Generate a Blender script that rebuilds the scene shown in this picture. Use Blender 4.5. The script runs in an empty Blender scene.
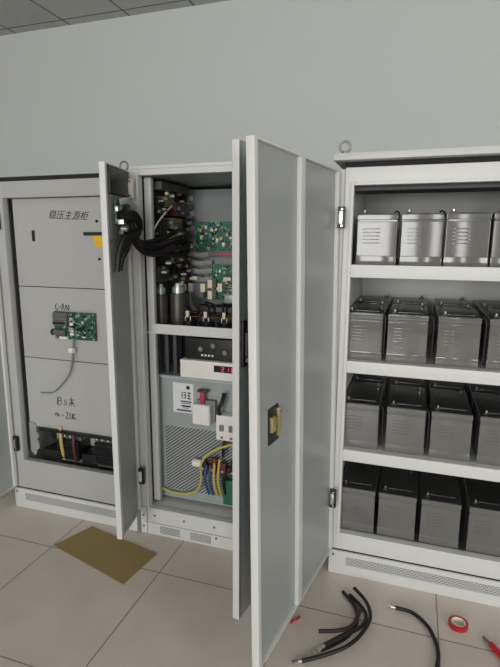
import bpy, bmesh, math, random
from mathutils import Vector, Matrix
random.seed(7)
SC = bpy.context.scene
COL = SC.collection

# ------------------------------------------------------------------ camera
cam_d = bpy.data.cameras.new('camera'); cam = bpy.data.objects.new('camera', cam_d); COL.objects.link(cam)
FPX = 495.26
cam_d.sensor_fit = 'VERTICAL'; cam_d.sensor_height = 24.0; cam_d.lens = FPX*24.0/667.0
cam_d.clip_start = 0.02
P_, Y_, R_ = -0.1851, 0.3195, 0.0049
fw = Vector((-math.sin(Y_)*math.cos(P_), math.cos(Y_)*math.cos(P_), math.sin(P_)))
rt = Vector((math.cos(Y_), math.sin(Y_), 0)); up = rt.cross(fw)
rt2 = rt*math.cos(R_)+up*math.sin(R_); up2 = -rt*math.sin(R_)+up*math.cos(R_)
M3 = Matrix((rt2, up2, -fw)).transposed()
cam.matrix_world = Matrix.Translation((0.291, -2.0691, 1.4978)) @ M3.to_4x4()
SC.camera = cam

# ------------------------------------------------------------------ world, light, exposure
w = bpy.data.worlds.new('world'); SC.world = w; w.use_nodes = True
bg = w.node_tree.nodes['Background']; bg.inputs[0].default_value = (0.80, 0.88, 1.0, 1); bg.inputs[1].default_value = 0.3
def area(name, loc, sx, sz, rot, power, color=(1, 0.995, 0.985)):
    l = bpy.data.lights.new(name, 'AREA'); l.shape = 'RECTANGLE'; l.size = sx; l.size_y = sz; l.energy = power; l.color = color
    o = bpy.data.objects.new(name, l); COL.objects.link(o); o.location = loc; o.rotation_euler = rot
    return o
WIN = [(-2.0, 0.12), (0.80, 1.12), (2.4, 3.2)]     # window openings in the rear wall (x range)
WZ0, WZ1, RY = 0.70, 2.95, -8.0
for i, (a, b) in enumerate(WIN):
    area('window_daylight', ((a+b)/2, RY+0.04, (WZ0+WZ1)/2), b-a, WZ1-WZ0, (math.radians(90), 0, 0), 62*(b-a)*(WZ1-WZ0))
SWX, SWY0, SWY1, SWZ0, SWZ1 = 3.9, -4.6, -2.4, 1.0, 2.8    # unseen opening added in the right wall to brighten the right side
area('added_side_light', (SWX-0.04, (SWY0+SWY1)/2, (SWZ0+SWZ1)/2), SWZ1-SWZ0, SWY1-SWY0, (0, math.radians(90), 0), 120)  # added source, lights the right side more than the left
SC.view_settings.view_transform = 'Standard'
SC.view_settings.look = 'None'
SC.view_settings.gamma = 1.0
SC.view_settings.use_curve_mapping = False
SC.view_settings.exposure = -0.66

# ------------------------------------------------------------------ materials
def srgb(r, g, b):
    f = lambda c: (c/255/12.92) if c/255 <= 0.04045 else ((c/255+0.055)/1.055)**2.4
    return (f(r), f(g), f(b), 1)
def mat(name, col, rough=0.5, metal=0.0, noise=0.06, nscale=14.0, emit=0.0, bump=0.0, coat=0.0, spec=0.5):
    m = bpy.data.materials.new(name); m.use_nodes = True
    nt = m.node_tree; b = nt.nodes['Principled BSDF']
    b.inputs['Roughness'].default_value = rough; b.inputs['Metallic'].default_value = metal
    b.inputs['Coat Weight'].default_value = coat; b.inputs['Specular IOR Level'].default_value = spec
    tc = nt.nodes.new('ShaderNodeTexCoord'); n = nt.nodes.new('ShaderNodeTexNoise')
    n.inputs['Scale'].default_value = nscale; n.inputs['Detail'].default_value = 4
    nt.links.new(tc.outputs['Object'], n.inputs['Vector'])
    mx = nt.nodes.new('ShaderNodeMixRGB')
    mx.inputs[1].default_value = tuple(c*(1-noise) for c in col[:3])+(1,)
    mx.inputs[2].default_value = tuple(min(1, c*(1+noise)) for c in col[:3])+(1,)
    nt.links.new(n.outputs[0], mx.inputs[0]); nt.links.new(mx.outputs[0], b.inputs['Base Color'])
    if emit:
        b.inputs['Emission Color'].default_value = col; b.inputs['Emission Strength'].default_value = emit
    if bump:
        bp = nt.nodes.new('ShaderNodeBump'); bp.inputs['Strength'].default_value = bump; bp.inputs['Distance'].default_value = 0.002
        n2 = nt.nodes.new('ShaderNodeTexNoise'); n2.inputs['Scale'].default_value = nscale*12
        nt.links.new(tc.outputs['Object'], n2.inputs['Vector']); nt.links.new(n2.outputs[0], bp.inputs['Height'])
        nt.links.new(bp.outputs[0], b.inputs['Normal'])
    return m
M = dict(
    powder=mat('powder_coat', srgb(196, 196, 194), 0.42, noise=0.02, nscale=5),
    powderw=mat('powder_coat_white', srgb(212, 212, 209), 0.42, noise=0.02, nscale=6),
    panel=mat('panel_grey', srgb(178, 178, 176), 0.5, noise=0.02, nscale=3),
    doorshaded=mat('door_skin_shaded', srgb(160, 164, 162), 0.36, noise=0.02, nscale=2),  # same coat as the rims, darkened to paint in the face's shade
    sheet=mat('galvanised_sheet', srgb(160, 168, 166), 0.42, 0.15, noise=0.08, nscale=9),
    canister=mat('dark_canister', srgb(84, 80, 76), 0.35, 0.3, noise=0.1),
    backsheet=mat('dull_backplate', srgb(132, 138, 136), 0.5, 0.1, noise=0.12, nscale=12),
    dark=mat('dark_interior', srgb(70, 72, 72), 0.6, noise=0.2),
    black=mat('black_plastic', srgb(24, 24, 25), 0.4, noise=0.2),
    rubber=mat('black_cable', srgb(26, 23, 24), 0.5, noise=0.2, nscale=60),
    darkred=mat('dark_red_cable', srgb(46, 24, 26), 0.5, noise=0.2, nscale=60),
    shadowgap=mat('gap_shade', srgb(30, 30, 31), 0.8),  # near-black fill, the shade of the gaps put into colour
    chrome=mat('bright_metal', srgb(215, 212, 205), 0.25, 0.9, noise=0.05),
    brass=mat('brass', srgb(196, 180, 126), 0.35, 0.6, noise=0.1),
    copper=mat('copper', srgb(112, 64, 52), 0.35, 0.8, noise=0.1),
    battery=mat('battery_grey', srgb(106, 105, 102), 0.09, noise=0.04, nscale=6),
    lidshaded=mat('battery_lid_shaded', srgb(46, 46, 46), 0.36, noise=0.05, coat=0.2),  # dark colour stands in for the shade under the shelves
    pcb=mat('green_circuit_board', srgb(40, 104, 76), 0.45, noise=0.4, nscale=60),
    steel=mat('dull_steel', srgb(140, 140, 136), 0.4, 0.6),
    pcbd=mat('dark_green_board', srgb(40, 82, 66), 0.45, noise=0.3, nscale=40),
    white=mat('white_plastic', srgb(235, 232, 226), 0.4, noise=0.02),
    cream=mat('cream_plastic', srgb(232, 226, 205), 0.4, noise=0.03),
    silver=mat('silver_solder', srgb(200, 205, 200), 0.3, 0.5),
    grey=mat('grey_plastic', srgb(120, 122, 122), 0.5),
    ribbon=mat('grey_ribbon_cable', srgb(150, 152, 150), 0.5, noise=0.1, nscale=30),
    alu=mat('heat_sink_aluminium', srgb(125, 126, 124), 0.4, 0.6),
    olive=mat('olive_winding', srgb(128, 126, 84), 0.5, noise=0.2, nscale=50),
    maroon=mat('maroon_block', srgb(84, 34, 46), 0.45, noise=0.2),
    red=mat('red_plastic', srgb(190, 30, 46), 0.4),
    redtape=mat('red_tape', srgb(176, 24, 44), 0.3),
    pinkred=mat('red_clip', srgb(170, 60, 72), 0.4),
    blue=mat('blue_insulation', srgb(58, 78, 128), 0.45),
    yellow=mat('yellow_insulation', srgb(196, 176, 92), 0.45),
    palewire=mat('yellow_green_wire', srgb(190, 182, 110), 0.45),
    ink=mat('black_marker_ink', srgb(34, 33, 36), 0.7),
    inkgrey=mat('grey_print', srgb(95, 98, 102), 0.7),
    card=mat('brown_board', srgb(150, 130, 84), 0.75, noise=0.06, nscale=18),
    vent=mat('vent_grille', srgb(150, 152, 152), 0.6),
    led=mat('red_led_digits', (0.8, 0.05, 0.12, 1), 0.4, emit=0.9),
    smoke=mat('smoked_window', srgb(40, 22, 26), 0.15),
    paper=mat('label_paper', srgb(222, 224, 226), 0.55),
    ledred=mat('sticker_yellow', srgb(236, 186, 40), 0.5),
)
def pcb_mat(name, base, scale):
    m = bpy.data.materials.new(name); m.use_nodes = True; nt = m.node_tree; b = nt.nodes['Principled BSDF']; b.inputs['Roughness'].default_value = 0.45
    tc = nt.nodes.new('ShaderNodeTexCoord'); v = nt.nodes.new('ShaderNodeTexVoronoi'); v.inputs['Scale'].default_value = scale
    nt.links.new(tc.outputs['Object'], v.inputs['Vector'])
    sp = nt.nodes.new('ShaderNodeSeparateColor'); nt.links.new(v.outputs['Color'], sp.inputs[0])
    cr = nt.nodes.new('ShaderNodeValToRGB'); cr.color_ramp.interpolation = 'CONSTANT'; e = cr.color_ramp.elements
    e[0].position = 0.0; e[0].color = srgb(26, 60, 44); e[1].position = 0.22; e[1].color = base
    for p, c in ((0.62, tuple(x*1.5 for x in base[:3])+(1,)), (0.80, srgb(150, 180, 160)), (0.86, base), (0.94, srgb(20, 26, 24))):
        q = e.new(p); q.color = c
    nt.links.new(sp.outputs[0], cr.inputs[0]); nt.links.new(cr.outputs[0], b.inputs['Base Color'])
    return m
M['pcbv'] = pcb_mat('populated_circuit_board', srgb(40, 104, 76), 110)
M['pcbdv'] = pcb_mat('populated_dark_board', srgb(40, 82, 66), 150)
# dotted vents: a row of fine slots in the material
def vent_mat(name, base, dark, sx, sz):
    m = bpy.data.materials.new(name); m.use_nodes = True; nt = m.node_tree; b = nt.nodes['Principled BSDF']; b.inputs['Roughness'].default_value = 0.6
    tc = nt.nodes.new('ShaderNodeTexCoord'); br = nt.nodes.new('ShaderNodeTexBrick')
    mp = nt.nodes.new('ShaderNodeMapping'); mp.inputs['Rotation'].default_value = (math.radians(-90), 0, 0)
    nt.links.new(tc.outputs['Object'], mp.inputs[0]); nt.links.new(mp.outputs[0], br.inputs['Vector'])
    br.inputs['Scale'].default_value = 1; br.inputs['Brick Width'].default_value = sx; br.inputs['Row Height'].default_value = sz
    br.inputs['Mortar Size'].default_value = sz*0.22; br.inputs['Color1'].default_value = dark; br.inputs['Color2'].default_value = dark
    br.inputs['Mortar'].default_value = base; nt.links.new(br.outputs['Color'], b.inputs['Base Color'])
    return m
M['ventslots'] = vent_mat('vent_slots', srgb(196, 196, 194), srgb(122, 123, 124), 0.016, 0.008)
# perforated mesh: diagonal grid of dark holes
def perf_mat():
    m = bpy.data.materials.new('perforated_mesh'); m.use_nodes = True; nt = m.node_tree; b = nt.nodes['Principled BSDF']; b.inputs['Roughness'].default_value = 0.45
    tc = nt.nodes.new('ShaderNodeTexCoord'); mp = nt.nodes.new('ShaderNodeMapping')
    mp.inputs['Rotation'].default_value = (0, math.radians(38), 0); nt.links.new(tc.outputs['Object'], mp.inputs[0])
    wv = nt.nodes.new('ShaderNodeTexWave'); wv.bands_direction = 'Z'; wv.inputs['Scale'].default_value = 24; nt.links.new(mp.outputs[0], wv.inputs[0])
    w2 = nt.nodes.new('ShaderNodeTexWave'); w2.bands_direction = 'X'; w2.inputs['Scale'].default_value = 34; nt.links.new(mp.outputs[0], w2.inputs[0])
    mul = nt.nodes.new('ShaderNodeMath'); mul.operation = 'MULTIPLY_ADD'; mul.inputs[1].default_value = 0.3; nt.links.new(w2.outputs['Fac'], mul.inputs[0]); nt.links.new(wv.outputs['Fac'], mul.inputs[2])
    cr = nt.nodes.new('ShaderNodeValToRGB'); cr.color_ramp.elements[0].position = 0.42; cr.color_ramp.elements[1].position = 0.62
    cr.color_ramp.elements[0].color = srgb(172, 176, 174); cr.color_ramp.elements[1].color = srgb(84, 88, 88)
    nt.links.new(mul.outputs[0], cr.inputs[0]); nt.links.new(cr.outputs[0], b.inputs['Base Color'])
    return m
M['perf'] = perf_mat()
def tile_mat(name, tx, ty, offx, offy, c1, c2, seam, seamw, rough, noise=0.05):
    m = bpy.data.materials.new(name); m.use_nodes = True; nt = m.node_tree; b = nt.nodes['Principled BSDF']
    b.inputs['Roughness'].default_value = rough
    tc = nt.nodes.new('ShaderNodeTexCoord'); mp = nt.nodes.new('ShaderNodeMapping'); mp.inputs['Location'].default_value = (-offx, -offy, 0)
    nt.links.new(tc.outputs['Object'], mp.inputs[0])
    br = nt.nodes.new('ShaderNodeTexBrick'); br.offset = 0.0; br.squash = 1.0
    br.inputs['Scale'].default_value = 1; br.inputs['Brick Width'].default_value = tx; br.inputs['Row Height'].default_value = ty
    br.inputs['Mortar Size'].default_value = seamw; br.inputs['Mortar Smooth'].default_value = 0.2; br.inputs['Bias'].default_value = 0
    br.inputs['Color1'].default_value = c1; br.inputs['Color2'].default_value = c2; br.inputs['Mortar'].default_value = seam
    nt.links.new(mp.outputs[0], br.inputs['Vector'])
    n = nt.nodes.new('ShaderNodeTexNoise'); n.inputs['Scale'].default_value = 5; n.inputs['Detail'].default_value = 6; nt.links.new(tc.outputs['Object'], n.inputs['Vector'])
    cr = nt.nodes.new('ShaderNodeMapRange'); cr.inputs['From Min'].default_value = 0.3; cr.inputs['From Max'].default_value = 0.7
    cr.inputs['To Min'].default_value = 1-noise; cr.inputs['To Max'].default_value = 1+noise; nt.links.new(n.outputs[0], cr.inputs[0])
    mx = nt.nodes.new('ShaderNodeVectorMath'); mx.operation = 'SCALE'; nt.links.new(br.outputs['Color'], mx.inputs[0]); nt.links.new(cr.outputs[0], mx.inputs['Scale'])
    nt.links.new(mx.outputs[0], b.inputs['Base Color'])
    return m
M['floor'] = tile_mat('raised_floor_tiles', 0.6, 0.6, -0.7365, -0.2702, srgb(212, 201, 190), srgb(207, 196, 185), srgb(124, 116, 109), 0.0026, 0.33)
M['ceiling'] = tile_mat('ceiling_tiles', 0.6, 0.6, -2.745, 1.89, srgb(188, 190, 188), srgb(184, 187, 185), srgb(96, 98, 98), 0.009, 0.8)
M['wall_lowbounce'] = mat('low_bounce_wall', srgb(150, 152, 150), 0.8, noise=0.02, nscale=1.5)  # unseen walls, coloured darker to cut bounced light
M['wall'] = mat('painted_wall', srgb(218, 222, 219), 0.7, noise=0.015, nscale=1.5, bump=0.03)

# ------------------------------------------------------------------ mesh helpers
class MB:
    def __init__(s): s.bm = bmesh.new()
    def _merge(s, t, mtx=None):
        if mtx: bmesh.ops.transform(t, matrix=mtx, verts=t.verts)
        me = bpy.data.meshes.new('t'); t.to_mesh(me); t.free(); s.bm.from_mesh(me); bpy.data.meshes.remove(me)
    def box(s, x0, x1, y0, y1, z0, z1, bev=0.0, seg=2, rot=None):
        t = bmesh.new(); bmesh.ops.create_cube(t, size=1)
        c = Vector(((x0+x1)/2, (y0+y1)/2, (z0+z1)/2)); d = (abs(x1-x0), abs(y1-y0), abs(z1-z0))
        bmesh.ops.scale(t, vec=d, verts=t.verts)
        if bev: bmesh.ops.bevel(t, geom=t.edges[:], offset=min(bev, min(d)*0.45), segments=seg, affect='EDGES', profile=0.7)
        m = Matrix.Translation(c)
        if rot: m = m @ rot
        s._merge(t, m); return s
    def cyl(s, p, r, h, axis='Z', n=20, r2=None, bev=0.0):
        t = bmesh.new(); bmesh.ops.create_cone(t, cap_ends=True, segments=n, radius1=r, radius2=r if r2 is None else r2, depth=h)
        if bev:
            es = [e for e in t.edges if abs(e.verts[0].co.z-e.verts[1].co.z) < 1e-6]
            bmesh.ops.bevel(t, geom=es, offset=bev, segments=2, affect='EDGES')
        m = Matrix.Translation(p)
        if axis == 'X': m = m @ Matrix.Rotation(math.pi/2, 4, 'Y')
        elif axis == 'Y': m = m @ Matrix.Rotation(math.pi/2, 4, 'X')
        s._merge(t, m); return s
    def tube(s, pts, r, n=8, smooth=6, flat=None):
        pts = [Vector(p) for p in pts]
        if smooth and len(pts) > 2:
            out = []
            for i in range(len(pts)-1):
                p0 = pts[max(i-1, 0)]; p1 = pts[i]; p2 = pts[i+1]; p3 = pts[min(i+2, len(pts)-1)]
                for k in range(smooth):
                    t = k/smooth
                    out.append(0.5*((2*p1)+(p2-p0)*t+(2*p0-5*p1+4*p2-p3)*t*t+(3*p1-p0-3*p2+p3)*t**3))
            out.append(pts[-1]); pts = out
        rings = []; prev = None
        for i, p in enumerate(pts):
            d = (pts[min(i+1, len(pts)-1)]-pts[max(i-1, 0)]).normalized()
            a = prev if prev is not None else (Vector((0, 0, 1)) if abs(d.z) < 0.9 else Vector((1, 0, 0)))
            u = (a-d*a.dot(d)).normalized(); v = d.cross(u); prev = u
            ring = []
            for k in range(n):
                an = 2*math.pi*k/n
                fu, fv = (r, r) if flat is None else flat
                ring.append(s.bm.verts.new(p+u*math.cos(an)*fu+v*math.sin(an)*fv))
            rings.append(ring)
        for a, b in zip(rings, rings[1:]):
            for k in range(n): s.bm.faces.new((a[k], a[(k+1) % n], b[(k+1) % n], b[k]))
        s.bm.faces.new(rings[0][::-1]); s.bm.faces.new(rings[-1]); return s
    def torus(s, p, R, r, axis='Z', n=28, k=10, arc=2*math.pi):
        t = MB(); pts = []
        m = int(n*arc/(2*math.pi))
        for i in range(m+1):
            a = arc*i/m
            q = {'Z': (R*math.cos(a), R*math.sin(a), 0), 'Y': (R*math.cos(a), 0, R*math.sin(a)), 'X': (0, R*math.cos(a), R*math.sin(a))}[axis]
            pts.append(Vector(p)+Vector(q))
        s.tube(pts, r, k, 0); return s
    def prism(s, pts, y0, y1):                     # polygon in x,z extruded along y
        a = [s.bm.verts.new((x, y0, z)) for x, z in pts]; b = [s.bm.verts.new((x, y1, z)) for x, z in pts]; n = len(pts)
        s.bm.faces.new(a); s.bm.faces.new(b[::-1])
        for i in range(n): s.bm.faces.new((a[i], b[i], b[(i+1) % n], a[(i+1) % n]))
        return s
    def ring(s, p, ro, ri, h, n=36):               # flat ring standing on z
        vs = []
        for i in range(n):
            a = 2*math.pi*i/n; c, d = math.cos(a), math.sin(a)
            vs.append([s.bm.verts.new((p[0]+r*c, p[1]+r*d, p[2]+z)) for r, z in ((ro, 0), (ro, h), (ri, h), (ri, 0))])
        for i in range(n):
            a, b = vs[i], vs[(i+1) % n]
            for k in range(4): s.bm.faces.new((a[k], b[k], b[(k+1) % 4], a[(k+1) % 4]))
        return s
    def build(s, name, m, parent=None, origin=None, smooth=True):
        bmesh.ops.recalc_face_normals(s.bm, faces=s.bm.faces)
        o = None
        off = Vector((0, 0, 0))
        if origin is not None: off = Vector(origin)
        elif parent is not None and 'wl' in parent: off = Vector(parent['wl'])   # parts given in world coordinates
        if off.length > 0: bmesh.ops.translate(s.bm, vec=-off, verts=s.bm.verts)
        me = bpy.data.meshes.new(name); s.bm.to_mesh(me); s.bm.free(); me.materials.append(M[m])
        if smooth:
            me.polygons.foreach_set('use_smooth', [True]*len(me.polygons)); me.set_sharp_from_angle(angle=math.radians(32))
        o = bpy.data.objects.new(name, me); COL.objects.link(o)
        if parent is not None:
            o.parent = parent
            if 'wl' in parent: o['wl'] = list(parent['wl'])
        elif origin is not None: o.location = off
        return o
def tag(o, label=None, cat=None, group=None, kind=None):
    for k, v in (('label', label), ('category', cat), ('group', group), ('kind', kind)):
        if v: o[k] = v
    return o
def root(name, loc, label, cat, group=None, rotz=0):
    o = bpy.data.objects.new(name, None); COL.objects.link(o); o.location = loc; o.rotation_euler = (0, 0, rotz); o.empty_display_size = 0.1
    if rotz == 0: o['wl'] = list(loc)
    return tag(o, label, cat, group)
def structure(o): return tag(o, kind='structure')
def copy_tree(o, parent=None):
    c = o.copy(); COL.objects.link(c)
    if parent is not None: c.parent = parent
    for ch in o.children: copy_tree(ch, c)
    return c
def text_mesh(name, s, size, m, parent, loc, rot, shear=0.0, depth=0.0004):
    cu = bpy.data.curves.new(name, 'FONT'); cu.body = s; cu.size = size; cu.extrude = depth; cu.shear = shear; cu.align_x = 'LEFT'
    t = bpy.data.objects.new(name, cu); COL.objects.link(t)
    dg = bpy.context.evaluated_depsgraph_get(); dg.update()
    me = bpy.data.meshes.new_from_object(t.evaluated_get(dg)); bpy.data.objects.remove(t); bpy.data.curves.remove(cu)
    me.materials.clear(); me.materials.append(M[m]); me.name = name
    o = bpy.data.objects.new(name, me); COL.objects.link(o); o.parent = parent
    o.location = Vector(loc)-Vector(parent['wl'] if 'wl' in parent else (0, 0, 0)); o.rotation_euler = rot
    return o

# ------------------------------------------------------------------ the room
X0, X1, YB, YF, ZC = -5.2, 3.9, 2.0, RY, 3.37
structure(MB().box(X0-.1, X1+.1, YF-.1, YB+.1, -.06, 0).build('floor', 'floor', smooth=False))
structure(MB().box(X0-.1, X1+.1, YF-.1, YB+.1, ZC, ZC+.06).build('ceiling', 'ceiling', smooth=False))
structure(MB().box(X0, X1, YB, YB+.1, 0, ZC).build('wall_back', 'wall', smooth=False))
structure(MB().box(X0-.1, X0, YF, YB, 0, ZC).build('wall_left', 'wall_lowbounce', smooth=False))
rw = MB().box(X1, X1+.1, YF, SWY0, 0, ZC).box(X1, X1+.1, SWY1, YB, 0, ZC).box(X1, X1+.1, SWY0, SWY1, 0, SWZ0).box(X1, X1+.1, SWY0, SWY1, SWZ1, ZC)
structure(rw.build('wall_right', 'wall_lowbounce', smooth=False))
f = MB()
for y in (SWY0, SWY1-.04): f.box(X1+.03, X1+.08, y, y+.04, SWZ0, SWZ1)
for z in (SWZ0, SWZ1-.04): f.box(X1+.03, X1+.08, SWY0+.04, SWY1-.04, z, z+.04)
structure(f.build('window_4', 'white'))  # frame of the added, unseen side opening
fwall = MB(); fwall.box(X0, X1, YF-.1, YF, 0, WZ0); fwall.box(X0, X1, YF-.1, YF, WZ1, ZC)
xs = [X0]+[v for p in WIN for v in p]+[X1]
for a, b in zip(xs[0::2], xs[1::2]): fwall.box(a, b, YF-.1, YF, WZ0, WZ1)
structure(fwall.build('wall_front', 'wall_lowbounce', smooth=False))
for i, (a, b) in enumerate(WIN):
    f = MB()
    for x in (a, b-.04): f.box(x, x+.04, YF-.08, YF-.03, WZ0, WZ1)
    for z in (WZ0, WZ1-.04): f.box(a+.04, b-.04, YF-.08, YF-.03, z, z+.04)
    structure(f.build('window_%d' % (i+1), 'white'))
# ------------------------------------------------------------------ cabinet building blocks
D = 0.8
def shell(mb, x0, x1, z0, z1, y0=0.002, t=0.012):
    mb.box(x0, x0+t, y0, D, z0, z1); mb.box(x1-t, x1, y0, D, z0, z1)
    mb.box(x0+t, x1-t, D-t, D, z0, z1); mb.box(x0+t, x1-t, y0, D-t, z1-t, z1); mb.box(x0+t, x1-t, y0, D-t, z0, z0+t)
def front_frame(x0, x1, z0, z1, ox0, ox1, oz0, oz1, parent, m='powder', dep=0.035, bead=True):
    f = MB()
    f.box(x0, ox0, -0.002, dep, z0, z1, .004); f.box(ox1, x1, -0.002, dep, z0, z1, .004)
    f.box(ox0-.003, ox1+.003, -0.0015, dep, oz1, z1, .004); f.box(ox0-.003, ox1+.003, -0.0015, dep, z0, oz0, .004)
    fr = f.build('front_frame', m, parent)
    if not bead: return fr
    b = MB()                                     # raised bead round the opening
    b.box(ox0-.012, ox0, -.009, .0, oz0-.012, oz1+.012, .003); b.box(ox1, ox1+.012, -.009, .0, oz0-.012, oz1+.012, .003)
    b.box(ox0, ox1, -.009, .0, oz1, oz1+.012, .003); b.box(ox0, ox1, -.009, .0, oz0-.012, oz0, .003)
    b.build('opening_bead', 'powderw', fr)
    return fr
def lid(x0, x1, parent, z=1.808, ro=.03):
    l = MB().box(x0-.03, x1+ro, -.04, D+.03, z, z+.027, .005).build('lid', 'powder', parent)
    MB().box(x0+.01, x1-.01, 0.012, D-.01, z-.03, z).build('lid_gap_shade', 'shadowgap', parent)  # dark filler painting the shade beneath the lid
    return l
def eye(x, y, z, parent):
    e = MB().torus((x, y, z+.034), .021, .0045, 'Y').cyl((x, y, z+.007), .013, .014, n=16).build('lifting_eye', 'steel', parent)
    return e
def plinth(x0, x1, parent, vx0, vx1, z=0.118):
    p = MB().box(x0, x1, -.014, D-.02, 0, z-.004, .004).build('plinth', 'powderw', parent)
    MB().box(x0+.003, x1-.003, -.004, D-.03, z-.004, z).build('plinth_gap_shade', 'shadowgap', p)  # dark strip as painted shade along the plinth joint
    MB().box(vx0, vx1, -.0165, -.0135, .052, .092).build('vent_grille', 'ventslots', p)
    for sx in (x0+.02, x1-.02): MB().cyl((sx, -.015, .095), .006, .004, 'Y', 12).build('screw', 'grey', p)
    return p
def door(hx, hy, ang, wd, z0, z1, inner, parent, stiff=None, m='doorshaded', rim_m='powderw', th=0.026, lean=0.0):
    """hinge at (hx,hy); the leaf runs along local +x, its inner side faces local +y when inner=1"""
    wl = Vector(parent['wl'])
    e = MB()
    s = inner; a, b = (-th/2*s, (-th/2+.012)*s)
    e.box(0.002, wd-.002, min(a, b), max(a, b), z0+.002, z1-.002)
    d = e.build('door', m, None); d.parent = parent
    d.location = Vector((hx, hy, 0))-wl; d.rotation_euler = (lean, 0, ang)
    r = MB(); y0, y1 = -th/2, th/2
    r.box(0, .022, y0, y1, z0, z1, .003); r.box(wd-.022, wd, y0, y1, z0, z1, .003)
    r.box(.022, wd-.022, y0, y1, z1-.006, z1, .002); r.box(.022, wd-.022, y0, y1, z0, z0+.004, .0015)
    r.build('rim', rim_m, d)
    if stiff is not None:
        c = sorted(((-th/2+.012)*s, (th/2+.002)*s))
        MB().box(stiff-.02, stiff+.02, c[0], c[1], z0+.004, z1-.006, .003).build('stiffener', rim_m, d)
    return d
def hinge(x, y, z, parent, pin='chrome', body='black'):
    h = MB().box(x-.012, x+.016, y-.014, y+.003, z-.042, z+.042, .003).build('hinge', body, parent)
    MB().box(x-.008, x+.008, y-.020, y-.012, z-.026, z+.026, .004).build('hinge_leaf', pin, h)
    for q in (-.032, .032): MB().cyl((x+.004, y-.015, z+q), .004, .004, 'Y', 10).build('screw', 'chrome', h)
    return h
RAD = math.radians

# ================================================================== LEFT CABINET (covered bays)
LX0, LX1 = -1.80, -1.0
L = root('control_cabinet', (-1.4, 0, 0), 'light grey steel cabinet with blank cover panels, leftmost of the three in the row', 'cabinet', 'steel cabinets in a row')
mb = MB(); shell(mb, LX0+.004, LX1-.004, .118, 1.785); mb.build('body', 'powder', L)
front_frame(LX0+.004, LX1-.004, .118, 1.785, -1.722, -1.045, .287, 1.705, L, 'panel', bead=False)
MB().box(LX0+.012, LX1-.002, .06, D-.01, 1.806, 1.812).build('lid', 'powder', L)
MB().box(LX0+.008, LX1-.006, .002, D-.01, 1.785, 1.806).build('lid_gap_shade', 'shadowgap', L); eye(-1.062, .09, 1.812, L)  # dark filler here is painted shade between body and lid
plinth(LX0+.004, LX1-.004, L, -1.72, -1.10)
# three cover panels, one above the other
for z0, z1 in ((1.258, 1.703), (.873, 1.254)):
    MB().box(-1.701, -1.047, .042, .05, z0, z1, .0015).build('cover_panel', 'panel', L)
lowp = MB().prism([(-1.701, .478), (-1.047, .478), (-1.047, .869), (-1.701, .869)], .042, .05).build('cover_panel', 'panel', L, smooth=False)
MB().prism([(-1.70, .50), (-1.70, .33), (-1.672, .305), (-1.655, .345), (-1.640, .352), (-1.645, .385), (-1.655, .40), (-1.638, .425), (-1.656, .45), (-1.652, .475), (-1.668, .50)], .034, .041).build('torn_insulation_flap', 'vent', L, smooth=False)
MB().box(-1.78, -1.02, .30, .31, .287, 1.6).build('inner_backplate', 'dark', L)
MB().box(-1.62, -1.05, .155, .16, .355, .52).build('lower_backsheet', 'panel', L)
bar = MB().box(-1.625, -1.05, .022, .040, .464, .48, .002).build('black_rail', 'black', L)
# handwriting on the panels
RX = (math.pi/2, 0, 0)
text_mesh('handwritten_title', '稳压主源柜', .047, 'ink', L, (-1.482, .0415, 1.606), (math.pi/2, RAD(2.5), 0), .3)
def scribble(name, strokes, x, z, sc, parent, y=.0405, r=.0017, m='ink'):
    t = MB()
    for st in strokes: t.tube([(x+a*sc, y, z+b*sc) for a, b in st], r, 6, 4, flat=(r, r) if len(st) > 1 else None)
    return t.build(name, m, parent)
scribble('handwritten_note', [[(0, 0), (.1, .55), (.08, .0), (.3, .05), (.32, .5), (.1, .5)], [(.1, .28), (.3, .28)], [(.75, .4), (.6, .25), (.8, .2), (.7, 0), (.55, .08)],
    [(1.2, .62), (1.2, 0)], [(1.0, .42), (1.42, .45)], [(1.02, .22), (1.4, .25)], [(1.2, .3), (1.0, .02)], [(1.22, .3), (1.45, 0)]], -1.505, .622, .078, L)
scribble('handwritten_note', [[(0, .15), (.12, .4), (.25, .15)], [(.3, .42), (.3, .12), (.45, .3)], [(.65, .25), (.8, .27)], [(1.0, .5), (1.25, .5), (1.0, .05), (1.3, .05)],
    [(1.4, .5), (1.42, .1), (1.6, .1), (1.6, .5)], [(1.7, .5), (1.7, .05)], [(1.9, .5), (1.7, .28), (1.95, .02)]], -1.525, .545, .07, L)
scribble('handwritten_note', [[(.2, .6), (0, .4), (.1, 0), (.3, .1)], [(.4, .3), (.6, .3)], [(.7, 0), (.85, .6), (1., 0)], [(1.2, 0), (1.2, .5), (1.5, 0), (1.5, .55)]], -1.474, 1.140, .055, L, r=.0018)
# key slot, warning sticker
MB().box(-1.588, -1.572, .036, .0425, 1.49, 1.545, .003).build('key_slot', 'black', L)
st = MB().prism([(-1.222, 1.519), (-1.11, 1.519), (-1.11, 1.462), (-1.205, 1.462)], .039, .0422).build('warning_sticker', 'ledred', L, smooth=False)
MB().box(-1.275, -1.10, .0375, .0392, 1.519, 1.536).build('sticker_band', 'ink', st, smooth=False)
for x, z in ((-1.195, 1.588), (-1.19, 1.405)): MB().cyl((x, .040, z), .007, .006, 'Y', 12).build('panel_screw', 'black', L)
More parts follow.
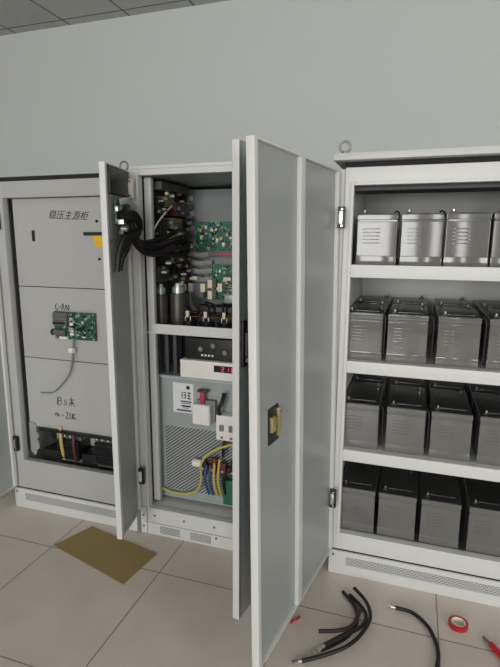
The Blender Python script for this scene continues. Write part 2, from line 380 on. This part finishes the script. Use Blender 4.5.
# the small circuit board with its daughter module
bd = MB().box(-1.475, -1.225, .026, .030, .992, 1.135).build('circuit_board', 'pcbdv', L)
for x in (-1.465, -1.235):
    for z in (1.0, 1.127): MB().cyl((x, .033, z), .006, .020, 'Y', 10).build('standoff', 'chrome', bd)
mod = MB().box(-1.472, -1.385, .012, .026, 1.062, 1.13, .003)
for k in range(4): mod.box(-1.470, -1.387, .006, .013, 1.066+k*.016, 1.074+k*.016)
mod.build('heat_sink', 'alu', bd)
MB().box(-1.468, -1.40, .004, .026, 1.070, 1.084).build('connector', 'black', bd)
MB().cyl((-1.43, .012, 1.028), .016, .075, 'X', 18, bev=.003).build('capacitor', 'alu', bd)
MB().cyl((-1.474, .012, 1.028), .017, .014, 'X', 18, bev=.003).build('capacitor', 'black', bd)
MB().box(-1.44, -1.39, .012, .026, .994, 1.006).build('connector', 'cream', bd)
for i in range(26):
    x = -1.375+random.random()*.14; z = 1.0+random.random()*.125; a, c = random.uniform(.004, .012), random.uniform(.003, .010)
    MB().box(x-a, x+a, .026-random.uniform(.004, .012), .0265, z-c, z+c, .001).build('chip', random.choice(['black', 'black', 'silver', 'pcb', 'white', 'grey']), bd)
for i in range(4): MB().box(-1.372, -1.352, .014, .0265, 1.015+i*.026, 1.029+i*.026).build('connector', 'silver' if i % 2 else 'white', bd)
rc = MB().tube([(-1.352, .018, 1.0), (-1.356, .012, .93), (-1.372, .016, .86), (-1.40, .020, .80), (-1.46, .024, .735), (-1.52, .030, .69), (-1.60, .036, .68)], .006, 8, 6, flat=(.0025, .011)).build('ribbon_cable', 'ribbon', L)
MB().box(-1.382, -1.350, .004, .022, .925, .950, .003).build('ribbon_plug', 'white', rc)
# transformers and terminal blocks in the bottom bay
def transformer(x0, x1, z0, z1, y0):
    t = MB().box(x0, x1, y0, y0+.13, z0+.02, z1-.02, .004)
    for k in range(7): t.box(x0+.004, x1-.004, y0-.006, y0+.004, z0+.028+k*.014, z0+.035+k*.014)
    t = t.build('transformer', 'black', L)
    MB().box(x0-.008, x1+.008, y0+.02, y0+.11, z0, z0+.022, .003).build('lamination', 'alu', t)
    MB().box(x0-.008, x1+.008, y0+.02, y0+.11, z1-.024, z1, .003).build('lamination', 'alu', t)
    for k in range(3): MB().cyl((x0+.02+k*.035, y0+.0, z1+.006), .006, .014, 'Z', 10).build('terminal_screw', 'chrome', t)
    return t
transformer(-1.525, -1.390, .288, .440, .042); transformer(-1.285, -1.140, .288, .450, .042)
for x0, x1, z1 in ((-1.63, -1.52, .345), (-1.375, -1.285, .352), (-1.13, -1.05, .345)):
    MB().box(x0, x1, .05, .15, .288, z1, .004).build('terminal_block', 'black', L)
MB().tube([(-1.490, .036, .50), (-1.489, .030, .44), (-1.487, .034, .37), (-1.488, .05, .305)], .009, 8).build('wire', 'yellow', L)
MB().tube([(-1.408, .036, .47), (-1.406, .030, .41), (-1.405, .034, .35), (-1.404, .05, .305)], .009, 8).build('wire', 'maroon', L)
dL = door(-1.782, -.012, RAD(-91), .76, .13, 1.775, 1, L)
hinge(-1.755, -.010, .385, L); hinge(-1.755, -.010, 1.59, L)

# ================================================================== MIDDLE CABINET (open, electronics)
MX0, MX1 = -.985, -.16
C = root('inverter_cabinet', (-.57, 0, 0), 'open light grey cabinet crowded with circuit boards and wiring, both leaves swung out', 'cabinet', 'steel cabinets in a row')
mb = MB(); shell(mb, MX0+.004, MX1, .02, 1.80, y0=.03); mb.build('body', 'sheet', C)
front_frame(MX0+.004, MX1, .10, 1.815, -.932, -.215, .147, 1.787, C, 'powderw', dep=.03)
MB().box(MX0+.004, MX1, -.002, D, 1.815, 1.830, .003).build('lid', 'powderw', C)
pl = MB().box(MX0+.004, MX1, -.012, D-.02, 0, .145, .004).build('plinth', 'powderw', C)
MB().box(MX0+.03, MX1-.03, -.0135, -.011, .066, .068).build('seam_line', 'grey', pl, smooth=False)
MB().box(-.945, -.942, -.0135, -.011, .0, .144).build('seam_line', 'grey', pl, smooth=False)
for x0 in (-.87, -.70, -.40): MB().box(x0, x0+.11, -.0145, -.0115, .014, .056).build('vent_grille', 'ventslots', pl)
for x, z in ((-.965, .04), (-.965, .10), (-.90, .108), (-.735, .108), (-.57, .108), (-.56, .05), (-.38, .108), (-.20, .108), (-.20, .04)):
    MB().cyl((x, -.0125, z), .006, .004, 'Y', 12).build('screw', 'grey', pl)
# inner uprights and the cross shelf
for x0 in (-.935, -.255):
    MB().box(x0, x0+.038, .045, .075, .16, 1.785, .012, 4).build('upright', 'powder', C)
sh = MB().box(-.905, -.215, .032, .042, 1.052, 1.100, .003).box(-.97, -.175, .042, .60, 1.052, 1.058).build('shelf', 'powderw', C)
# chassis: backplate, side plate, lower front plate
bp = MB().box(-.955, -.19, .50, .508, 1.10, 1.77).build('backplate', 'backsheet', C)
sp = MB().box(-.966, -.960, .09, .498, 1.10, 1.77).build('side_plate', 'dark', C)
MB().box(-.955, -.87, .10, .40, 1.735, 1.772, .004).build('corner_shade_block', 'dark', C)  # dark block added as painted shade in the upper left corner
MB().box(-.955, -.93, .462, .498, 1.10, 1.77).build('corner_post', 'black', C)
# --- green boards
def pcb(name, x0, x1, z0, z1, y, n, parent, m='pcbv', seed=1):
    rnd = random.Random(seed)
    b = MB().box(x0, x1, y, y+.004, z0, z1).build(name, m, parent)
    for i in range(n):
        x = rnd.uniform(x0+.012, x1-.012); z = rnd.uniform(z0+.012, z1-.012); a, c = rnd.uniform(.003, .010), rnd.uniform(.003, .009)
        dpt = rnd.uniform(.004, .018)
        if rnd.random() < .25: MB().cyl((x, y-dpt/2, z), a*.7, dpt, 'Y', 10).build('capacitor', rnd.choice(['black', 'silver', 'cream']), b)
        else: MB().box(x-a, x+a, y-dpt, y+.001, z-c, z+c, .001).build('chip', rnd.choice(['black', 'black', 'silver', 'pcbd', 'white', 'grey', 'palewire']), b)
    return b
pcb('circuit_board', -.865, -.46, 1.445, 1.598, .47, 98, C, seed=3)
pcb('circuit_board', -.795, -.44, 1.175, 1.37, .47, 90, C, seed=5)
MB().box(-.80, -.46, .455, .49, 1.412, 1.436, .002).build('bracket', 'alu', C)
MB().box(-.74, -.46, .452, .456, 1.416, 1.428).build('red_strip', 'pinkred', C)
# edge connectors on the left of the upper board and ribbon cables below
for k in range(7): MB().box(-.905, -.885, .475, .498, 1.47+k*.040, 1.495+k*.040, .002).build('connector', 'grey' if k % 2 else 'silver', C)
for k in range(4):
    z = 1.43-k*.045
    MB().tube([(-.90, .45, z), (-.86, .43, z-.006), (-.82, .44, z-.01), (-.77, .468, z-.004)], .01, 8, 5, flat=(.014, .004)).build('ribbon_cable', 'ribbon', C)
MB().tube([(-.86, .44, 1.26), (-.875, .41, 1.20), (-.86, .40, 1.14), (-.82, .42, 1.10)], .01, 8, 5, flat=(.014, .004)).build('ribbon_cable', 'ribbon', C)
MB().box(-.86, -.80, .41, .45, 1.19, 1.27, .004).build('grey_module', 'grey', C)
# white relays in a row
for x, z in ((-.869, 1.245), (-.797, 1.246), (-.755, 1.268), (-.697, 1.250), (-.755, 1.208), (-.850, 1.297), (-.655, 1.297)):
    wd = .0135 if z < 1.28 else .022; hg = .0235 if z < 1.28 else .010
    MB().box(x-wd, x+wd, .395, .46, z-hg, z+hg, .006).build('relay', 'cream', C)
MB().box(-.68, -.61, .42, .462, 1.165, 1.21, .003).build('connector', 'silver', C)
# --- left side: stacked power components seen edge-on
side = [  # y0,y1,z0,z1,depth,mat
 (.12, .20, 1.62, 1.70, .05, 'black'), (.20, .29, 1.66, 1.715, .06, 'olive'), (.28, .40, 1.62, 1.69, .075, 'maroon'), (.40, .46, 1.64, 1.70, .06, 'grey'),
 (.14, .22, 1.52, 1.60, .06, 'black'), (.25, .36, 1.555, 1.61, .07, 'olive'), (.24, .38, 1.50, 1.54, .085, 'olive'), (.39, .45, 1.50, 1.60, .06, 'black'),
 (.14, .25, 1.40, 1.48, .05, 'black'), (.27, .34, 1.38, 1.47, .06, 'alu'), (.36, .45, 1.37, 1.46, .07, 'black'), (.13, .24, 1.29, 1.37, .05, 'dark'),
 (.26, .36, 1.28, 1.345, .06, 'black'), (.37, .46, 1.25, 1.34, .07, 'dark')]
for y0, y1, z0, z1, d, m in side:
    MB().box(-.960, -.960+d, y0, y1, z0, z1, .006).build('power_module', m, sp)
rnd = random.Random(11)
for i in range(96):
    y = rnd.uniform(.12, .46); z = rnd.uniform(1.28, 1.725); x = -.955+rnd.uniform(.03, .095); r = rnd.uniform(.004, .011)
    if rnd.random() < .4: MB().cyl((x, y, z), r, rnd.uniform(.012, .03), 'X', 10).build('capacitor', rnd.choice(['silver', 'black', 'grey', 'cream']), sp)
    else: MB().box(x-.012, x+.012, y-r, y+r, z-r*.8, z+r*.8, .0015).build('component', rnd.choice(['olive', 'silver', 'black', 'maroon', 'cream', 'grey', 'copper']), sp)
MB().box(-.905, -.885, .20, .40, 1.535, 1.541).build('yellow_busbar', 'palewire', sp)
MB().tube([(-.912, .082, 1.535), (-.90, .10, 1.575), (-.885, .16, 1.63), (-.88, .22, 1.665)], .004, 8).build('white_wire', 'white', C)
for k in range(9):
    y = rnd.uniform(.14, .42); z = rnd.uniform(1.35, 1.68)
    MB().tube([(-.90, y, z), (-.87, y+.02, z-.03), (-.875, y+.05, z-.07), (-.91, y+.06, z-.12)], .0035, 6).build('wire', rnd.choice(['rubber', 'rubber', 'maroon', 'grey', 'rubber']), sp)
# two silver-capped filter capacitors and a big can
for x, y, rr in ((-.918, .155, .032), (-.862, .235, .047), (-.90, .36, .036)):
    c = MB().cyl((x, y, 1.145), rr, .17, 'Z', 28, bev=.005).build('filter_capacitor', 'canister', C)
    MB().cyl((x, y, 1.248), rr*.68, .044, 'Z', 20, bev=.008).build('cap_terminal', 'silver', c)
    MB().cyl((x, y, 1.275), rr*.32, .014, 'Z', 14, bev=.003).build('cap_bolt', 'cream', c)
# front capacitor bank under the busbars, standing on the floor plate
MB().box(-.955, -.19, .08, .49, .826, .834).build('floor_plate', 'sheet', C)
for i, x in enumerate((-.805, -.705, -.605, -.505, -.405, -.305)):
    c = MB().cyl((x, .24, .965), .042, .255, 'Z', 28, bev=.006).build('bank_capacitor', 'black', C)
    for dx in (-.014, .014): MB().cyl((x+dx, .225, 1.102), .006, .022, 'Z', 10).build('terminal_screw', 'chrome', c)
MB().box(-.83, -.23, .215, .235, 1.114, 1.120).build('busbar', 'copper', C)
MB().box(-.83, -.23, .262, .30, 1.128, 1.133).build('busbar', 'maroon', C)
for x in (-.80, -.70, -.60): MB().box(x-.008, x+.008, .205, .22, 1.113, 1.145, .002).build('terminal_lug', 'cream', C)
for k in range(11):
    x = -.76+k*.032
    MB().tube([(x, .25, 1.125), (x+.02+rnd.uniform(-.02,.02), .24, 1.150), (x-.01, .30, 1.172+rnd.uniform(-.01,.012)), (x+.03, .38, 1.15)], .0055, 8).build('wire', ('darkred', 'rubber')[k % 2], C)
# mid bay: dark divider posts, controller with display
for x in (-.93, -.885, -.84): MB().box(x, x+.018, .12, .14, .834, 1.05, .003).build('dark_strut', 'dark', C)
ctl = MB().box(-.768, -.40, .050, .19, .842, .930, .004).build('controller', 'white', C)
dw = MB().box(-.590, -.462, .0475, .0505, .882, .914).build('display', 'smoke', ctl)
def seven(ch, x, z, hgt, mbx, y):
    wv = hgt*.5; segs = {'a': ((0, 1), (1, 1)), 'b': ((1, 1), (1, .5)), 'c': ((1, .5), (1, 0)), 'd': ((0, 0), (1, 0)), 'e': ((0, 0), (0, .5)), 'f': ((0, .5), (0, 1)), 'g': ((0, .5), (1, .5))}
    for q in {'2': 'abged', '1': 'bc', '6': 'acdefg', '8': 'abcdefg', '4': 'fgbc'}[ch]:
        (a, b), (c, d) = segs[q]; t = hgt*.07
        mbx.box(x+min(a, c)*wv-t, x+max(a, c)*wv+t, y, y+.001, z+min(b, d)*hgt-t, z+max(b, d)*hgt+t)
for i, ch in enumerate('216'):
    dg = MB(); seven(ch, -.548+i*.024, .889, .018, dg, .0462); dg.build('digit', 'led', dw, smooth=False)
MB().box(-.75, -.40, .075, .17, .930, 1.035, .006).build('black_module', 'black', C)
for x, z in ((-.665, .985), (-.60, 1.005), (-.54, .975)): MB().cyl((x, .068, z), .012, .016, 'Y', 14, bev=.002).build('knob', 'grey', C)
for k in range(4): MB().box(-.665+k*.018, -.655+k*.018, .070, .076, .950, .958).build('button', 'white', C)
# lower front plate with mesh, label, switchgear
fp = MB().box(-.945, -.19, .100, .106, .165, .826).build('lower_plate', 'sheet', C)
MB().box(-.955, -.19, .090, .112, .818, .830, .002).build('plate_lip', 'powder', C)
MB().box(-.885, -.27, .0975, .1005, .215, .560).build('perforated_mesh', 'perf', fp)
lb = MB().box(-.835, -.722, .0975, .1005, .640, .795).build('rating_plate', 'paper', fp)
MB().box(-.760, -.742, .0962, .0976, .765, .783, .004).build('emblem', 'ink', lb)
tx = MB()
for x0, x1, z0, z1 in ((-.786, -.782, .715, .75), (-.776, -.765, .716, .72), (-.776, -.765, .73, .734), (-.776, -.765, .745, .749), (-.768, -.764, .716, .749), (-.757, -.735, .744, .748), (-.757, -.738, .73, .734), (-.757, -.735, .715, .719), (-.748, -.744, .712, .752),
    (-.792, -.733, .697, .703), (-.790, -.735, .689, .692), (-.79, -.737, .672, .680), (-.78, -.75, .665, .668)): tx.box(x0, x1, .0962, .0976, z0, z1)
tx.build('printed_text', 'ink', lb, smooth=False)
MB().box(-.815, -.733, .0962, .0976, .648, .657).build('printed_line', 'inkgrey', lb, smooth=False)
iso = MB().box(-.705, -.612, .040, .098, .608, .712, .012, 3).build('isolator', 'white', C)
MB().box(-.690, -.594, .070, .099, .62, .728, .004).build('isolator_base', 'grey', iso)
MB().box(-.668, -.646, .055, .080, .71, .775, .004).build('red_handle', 'pinkred', iso)
MB().box(-.682, -.630, .055, .085, .770, .782, .003).build('handle_bar', 'maroon', iso)
br = MB().box(-.578, -.43, .040, .099, .545, .672, .006).build('circuit_breaker', 'white', C)
for x in (-.548, -.50, -.455):
    MB().box(x-.010, x+.010, .028, .042, .595, .625, .003).build('toggle', 'grey', br)
    MB().cyl((x, .040, .560), .007, .006, 'Y', 12).build('terminal_screw', 'grey', br)
MB().tube([(-.560, .05, .668), (-.565, .045, .70), (-.55, .05, .735), (-.545, .07, .775)], .010, 8).build('black_cable', 'rubber', C)
MB().tube([(-.535, .05, .55), (-.54, .045, .52), (-.545, .05, .49), (-.55, .06, .455)], .008, 8).build('black_cable', 'rubber', C)
# output terminals with insulators
rail = MB().box(-.665, -.24, .060, .085, .372, .394, .003).build('terminal_rail', 'maroon', C)
for i in range(7):
    x = -.648+i*.052
    MB().box(x-.014, x+.014, .040, .062, .345+.018*(i % 2), .425+.02*(i % 2), .004).build('terminal_clamp', ('black', 'copper', 'maroon')[i % 3], rail)
    MB().cyl((x, .036, .385), .007, .010, 'Y', 12).build('terminal_bolt', 'chrome', rail)
MB().cyl((-.690, .070, .393), .020, .055, 'X', 18, bev=.004).build('insulator', 'white', rail)
MB().tube([(-.905, .085, .215), (-.84, .075, .205), (-.76, .070, .212), (-.69, .066, .25), (-.663, .050, .33), (-.655, .030, .41), (-.62, .030, .465), (-.56, .035, .505), (-.48, .06, .53)], .0065, 8).build('earth_wire', 'palewire', C)
for i, (x, m) in enumerate(((-.635, 'blue'), (-.612, 'blue'), (-.588, 'yellow'), (-.565, 'yellow'), (-.54, 'rubber'))):
    MB().tube([(x, .05, .40 if m != 'yellow' else .44), (x-.002, .035, .35), (x, .045, .29), (x+.004, .07, .235)], .0068, 8).build('power_wire', m, C)
for x in (-.55, -.45, -.35):
    MB().box(x, x+.07, .055, .10, .20, .33, .005).build('green_terminal_block', 'pcb', C)
# --- narrow left leaf with its control box, and the black loom to the cabinet
d1 = door(-.985, -.014, RAD(-78.7), .275, .135, 1.808, 1, C)
for z in (1.727, .33): hinge(-.955, -.030, z, C, 'white', 'cream' if z > 1 else 'black')
bx = MB().box(.024, .248, .001, .020, 1.688, 1.798, .003).build('control_box', 'black', d1)
gp = MB().box(.035, .240, .001, .016, 1.50, 1.685, .003).build('gear_plate', 'grey', d1)
MB().box(.05, .215, .016, .030, 1.565, 1.665).build('control_board', 'pcbdv', d1)
for i in range(22):
    x = rnd.uniform(.05, .225); z = rnd.uniform(1.52, 1.665); a = rnd.uniform(.008, .02)
    MB().box(x-a, x+a, .030, .042+rnd.random()*.014, z-.010, z+.010, .002).build('component', rnd.choice(['black', 'grey', 'silver', 'black', 'black', 'ribbon']), gp)
MB().tube([(.215, .048, 1.655), (.17, .065, 1.662), (.11, .070, 1.640), (.06, .065, 1.605), (.045, .06, 1.585)], .01, 8, 5, flat=(.013, .004)).build('ribbon_cable', 'silver', d1)
for k in range(3):
    MB().tube([(.20, .045, 1.60-k*.012), (.13, .07, 1.615-k*.012), (.06, .075, 1.585-k*.012), (.05, .07, 1.545), (.09, .068, 1.515+k*.01), (.15, .06, 1.52), (.20, .05, 1.50-k*.02), (.225, .035, 1.44), (.235, .03, 1.385-k*.01)], .012, 8).build('hanging_cable', 'rubber', d1)
MB().tube([(.14, .05, 1.53), (.17, .055, 1.47), (.205, .04, 1.42), (.215, .03, 1.37)], .014, 8).build('hanging_cable', 'rubber', d1)
MB().cyl((.195, .055, 1.545), .013, .03, 'Y', 14, bev=.003).build('knob', 'steel', d1)
lm = [((-.925, -.12, 1.60), (-.915, -.10, 1.53), (-.905, -.04, 1.47), (-.875, .04, 1.462), (-.83, .12, 1.485), (-.80, .20, 1.50), (-.82, .30, 1.47)),
      ((-.92, -.10, 1.57), (-.91, -.08, 1.51), (-.895, -.03, 1.45), (-.86, .05, 1.445), (-.81, .12, 1.46), (-.79, .22, 1.47), (-.83, .32, 1.44)),
      ((-.915, -.11, 1.58), (-.90, -.08, 1.50), (-.885, -.02, 1.47), (-.85, .05, 1.48), (-.80, .14, 1.51), (-.79, .24, 1.52), (-.82, .34, 1.50)),
      ((-.93, -.13, 1.56), (-.915, -.09, 1.49), (-.90, -.02, 1.44), (-.86, .06, 1.43), (-.83, .14, 1.43), (-.81, .22, 1.42), (-.84, .30, 1.36)),
      ((-.94, -.14, 1.62), (-.93, -.10, 1.55), (-.91, -.04, 1.49), (-.87, .05, 1.50), (-.84, .14, 1.53), (-.85, .24, 1.55), (-.88, .32, 1.53))]
for p in lm: MB().tube(p[:-1], .0115, 8).build('wiring_loom', 'rubber', C)
# --- wide right leaf, nearly edge-on
d2 = door(-.165, -.014, RAD(-99.0), .566, .135, 1.802, -1, C)
lk = MB().box(.500, .558, .014, .024, 1.085, 1.240, .004).build('door_lock', 'black', d2)
MB().box(.515, .543, .023, .032, 1.12, 1.20, .004).build('lock_lever', 'dark', lk)
MB().cyl((.529, .026, 1.105), .009, .008, 'Y', 14).build('keyhole', 'grey', lk)
MB().box(.478, .498, .014, .026, .885, .915, .004).build('catch', 'black', d2)

# ================================================================== RIGHT CABINET (batteries)
RX0, RX1 = 0.0, .80
B = root('battery_cabinet', (.4, 0, 0), 'light grey cabinet with four shelves of grey batteries, rightmost of the row', 'cabinet', 'steel cabinets in a row')
mb = MB(); shell(mb, RX0+.004, RX1-.004, .118, 1.785, y0=.03); mb.build('body', 'powderw', B)
front_frame(RX0+.004, RX1-.004, .118, 1.785, .040, .760, .2035, 1.716, B, 'powderw', dep=.030)
lid(RX0-.01, RX1, B); eye(-.006, .03, 1.835, B)
plinth(RX0-.004, RX1-.004, B, .075, .72)
MB().box(.03, .77, .05, .22, 1.70, 1.715, .003).build('top_shade_slab', 'dark', B)  # dark slab added to paint the shaded underside of the top
SZ = (1.404, 1.0006, .6018, .2035)
for z in SZ[:3]:
    MB().box(.040, .760, -.004, .030, z-.052, z, .003).box(.017, .783, .030, D-.013, z-.006, z).build('shelf', 'powderw', B)
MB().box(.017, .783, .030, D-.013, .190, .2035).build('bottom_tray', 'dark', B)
MB().box(-.024, .003, .004, .034, .13, 1.78, .003).build('hinge_strip', 'powder', B)
d3 = door(.004, -.016, RAD(-99.1), .755, .132, 1.772, 1, B, stiff=.405, lean=RAD(1.0))
hinge(-.001, -.040, 1.59, B); hinge(.008, -.040, .386, B)
pl3 = MB().box(.578, .652, -.005, .004, .862, .982, .014, 3).build('lock_plate', 'black', d3)
MB().box(.620, .648, .003, .014, .905, .955, .004).build('lock_body', 'brass', pl3)
MB().box(.582, .598, .003, .014, .880, .974, .004).build('lock_rod', 'brass', pl3)
MB().box(.582, .648, .003, .009, .920, .945, .002).build('lock_lever', 'steel', pl3)
MB().cyl((.590, .015, .966), .007, .008, 'Y', 14).build('lock_cam', 'chrome', pl3)

# ------------------------------------------------------------------ batteries, one by one
def make_battery():
    t = root('battery', (0, 0, 0), '', '', None); del t['wl']
    c = MB().box(-.079, .079, 0, .33, 0, .172, .005, 3).box(-.0765, .0765, .002, .328, .168, .180)
    c.box(-.080, .080, -.001, .331, 0, .036, .003)
    c = c.build('case', 'battery', t)
    rb = MB()
    for k in range(5): rb.box(-.055, .012, -.0022, .002, .085+k*.014, .089+k*.014, .001)
    rb.build('rib', 'battery', c)
    c2 = MB().box(-.080, .080, -.0015, .3315, .178, .200, .005, 3).build('collar', 'battery', c)
    ld = MB().box(-.0785, .0785, .001, .329, .198, .2025, .002).box(-.060, .060, .05, .28, .200, .206, .003).build('lid', 'lidshaded', t)
    for y in (.035, .295):
        for x in (-.055,) if y < .1 else (.055,):
            tr = MB().box(x-.010, x+.010, y-.010, y+.010, .2015, .210, .002).build('terminal', 'black', t)
            MB().cyl((x, y, .214), .0055, .010, 'Z', 10).build('terminal_bolt', 'chrome', tr)
    return t
proto = make_battery()
XB = {0: (.134, .307, .473, .640), 1: (.0985, .276, .472, .660), 2: (.102, .293, .4725, .658), 3: (.105, .280, .459, .650)}
ORD = ('first', 'second', 'third', 'fourth'); ROW = ('top', 'second', 'third', 'bottom')
LOOK = {(0, 0): 'pale from the window light, against the left post', (0, 1): 'dim between its two pale neighbours', (0, 2): 'with a bright streak on its face', (0, 3): 'cut by the photo edge'}
nb = 0
for r in range(4):
    for deep in ((0, 1) if r in (1, 2) else (0,)):
        for k in range(4):
            o = proto if nb == 0 else copy_tree(proto); nb += 1
            o.location = (XB[r][k], .034+deep*.345, SZ[r]+.0005)
            if deep: lab = 'grey battery, back rank of the %s shelf from top, %s from left' % (ROW[r], ORD[k])
            elif r == 0: lab = 'battery on top shelf, %s from left, %s' % (ORD[k], LOOK[(0, k)])
            elif r == 3: lab = 'grey battery in front on the bottom tray, %s from the left' % ORD[k]
            else: lab = 'grey battery, front rank of the %s shelf from top, %s from left' % (ROW[r], ORD[k])
            tag(o, lab, 'battery', 'grey batteries on the cabinet shelves')
# link cables between the batteries (black, one at each gap)
GAP = {0: (.2215, .390), 1: (.185, .374, .566), 2: (.1975, .3828), 3: ()}
for r in GAP:
    for i, x in enumerate(GAP[r]):
        z = SZ[r]; y = .042
        t = MB().tube([(x-.022, y+.004, z+.207), (x-.012, y-.006, z+.211), (x, y-.018, z+.190), (x+.001, y-.018, z+.12), (x, y-.018, z+.03)], .0034, 8)
        o = t.build('link_cable', 'rubber', None, origin=(x, y, z))
        tag(o, 'black link cable in the %s gap between batteries on the %s shelf' % (ORD[i], ROW[r]), 'cable', 'link cables between the batteries')

# ------------------------------------------------------------------ things on the floor
mt = MB(); cs = [(-1.33, -.259), (-1.253, -.057), (-.814, -.152), (-.848, -.396)]
cx = sum(c[0] for c in cs)/4; cy = sum(c[1] for c in cs)/4
a = [mt.bm.verts.new((x, y, .0006)) for x, y in cs]; b = [mt.bm.verts.new((x, y, .0045)) for x, y in cs]
mt.bm.faces.new(a[::-1]); mt.bm.faces.new(b)
for i in range(4): mt.bm.faces.new((a[i], a[(i+1) % 4], b[(i+1) % 4], b[i]))
tag(mt.build('board_sheet', 'card', None, origin=(cx, cy, 0), smooth=False), 'flat ochre brown board sheet lying on the floor tiles before the left cabinet', 'sheet')

def floor_cable(pts, label, m, lug0=True, lug1=True, r=.0075):
    o = root('battery_lead', (pts[0][0], pts[0][1], 0), label, 'cable', 'loose battery leads on the floor')
    s = MB().tube(pts, r, 10, 8).build('sheath', m, o)
    for end, nxt, on in ((pts[0], pts[1], lug0), (pts[-1], pts[-2], lug1)):
        if not on: continue
        d = (Vector(end)-Vector(nxt)); d.z = 0; d.normalize(); an = math.atan2(d.y, d.x); e = Vector(end)
        lg = MB().cyl(e+d*.004, r*1.05, .022, 'Z', 14)
        lg = MB()
        lg.tube([e-d*.006, e+d*.014], r*.9, 12, 0)
        p = e+d*.022; lg.box(p.x-.012, p.x+.012, p.y-.0085, p.y+.0085, e.z-.002, e.z+.0015, .001, rot=Matrix.Rotation(an, 4, 'Z'))
        lg.build('cable_lug', 'chrome', o)
    return o
floor_cable([(.081, -.138, .009), (.141, -.212, .009), (.158, -.293, .009), (.134, -.376, .009), (.085, -.441, .009), (.044, -.478, .009)], 'curved dark lead on the floor with its tail innermost of the bunch at the top', 'darkred', False, True)
floor_cable([(.127, -.122, .026), (.184, -.191, .026), (.207, -.276, .026), (.179, -.381, .028), (.133, -.456, .028), (.057, -.512, .018), (-.010, -.548, .009)], 'longest dark lead of the bunch, sweeping outermost and ending in a bright lug', 'rubber', False, True)
floor_cable([(.112, -.150, .010), (.185, -.235, .012), (.178, -.333, .026), (.118, -.420, .043), (.060, -.490, .043)], 'dark lead crossing over the middle of the floor bunch', 'rubber', False, True)
floor_cable([(.168, -.262, .043), (.148, -.355, .044), (.105, -.420, .061), (.030, -.437, .050)], 'short dark lead on the floor bunch turning off to the left', 'darkred', False, False)
floor_cable([(.299, -.164, .009), (.366, -.171, .009), (.423, -.225, .009), (.453, -.304, .009), (.458, -.384, .009), (.440, -.48, .009)], 'single black lead curving towards the viewer, apart from the bunch', 'rubber', True, False)

tp = root('tape_roll', (.540, -.178, 0), 'roll of bright red tape lying flat on the floor tile', 'tape')
MB().ring((.540, -.178, .0005), .036, .027, .019).build('tape', 'redtape', tp)
MB().ring((.540, -.178, .0005), .0268, .024, .019).build('core', 'cream', tp)

tl = root('screwdriver', (.66, -.27, 0), 'red handled screwdriver on the floor at the right photo edge', 'tool')
sd = MB().tube([(.650, -.252, .012), (.656, -.264, .013), (.675, -.294, .013), (.70, -.338, .013), (.708, -.352, .012)], .0115, 14, 5).build('handle', 'red', tl)
MB().tube([(.627, -.213, .006), (.650, -.252, .011)], .005, 10, 0).build('shank', 'alu', tl)
MB().cyl((.650, -.252, .0125), .011, .010, 'Z', 14).build('collar', 'grey', tl)

rb = MB().tube([(-.066, -.335, .004), (-.072, -.35, .004), (-.086, -.362, .004), (-.09, -.378, .004)], .0042, 8).build('wire_scrap', 'red', None, origin=(-.078, -.355, 0))
tag(rb, 'tiny red wire scrap on the floor beside the tall right door', 'scrap')

for o in bpy.data.objects:
    if 'wl' in o: del o['wl']
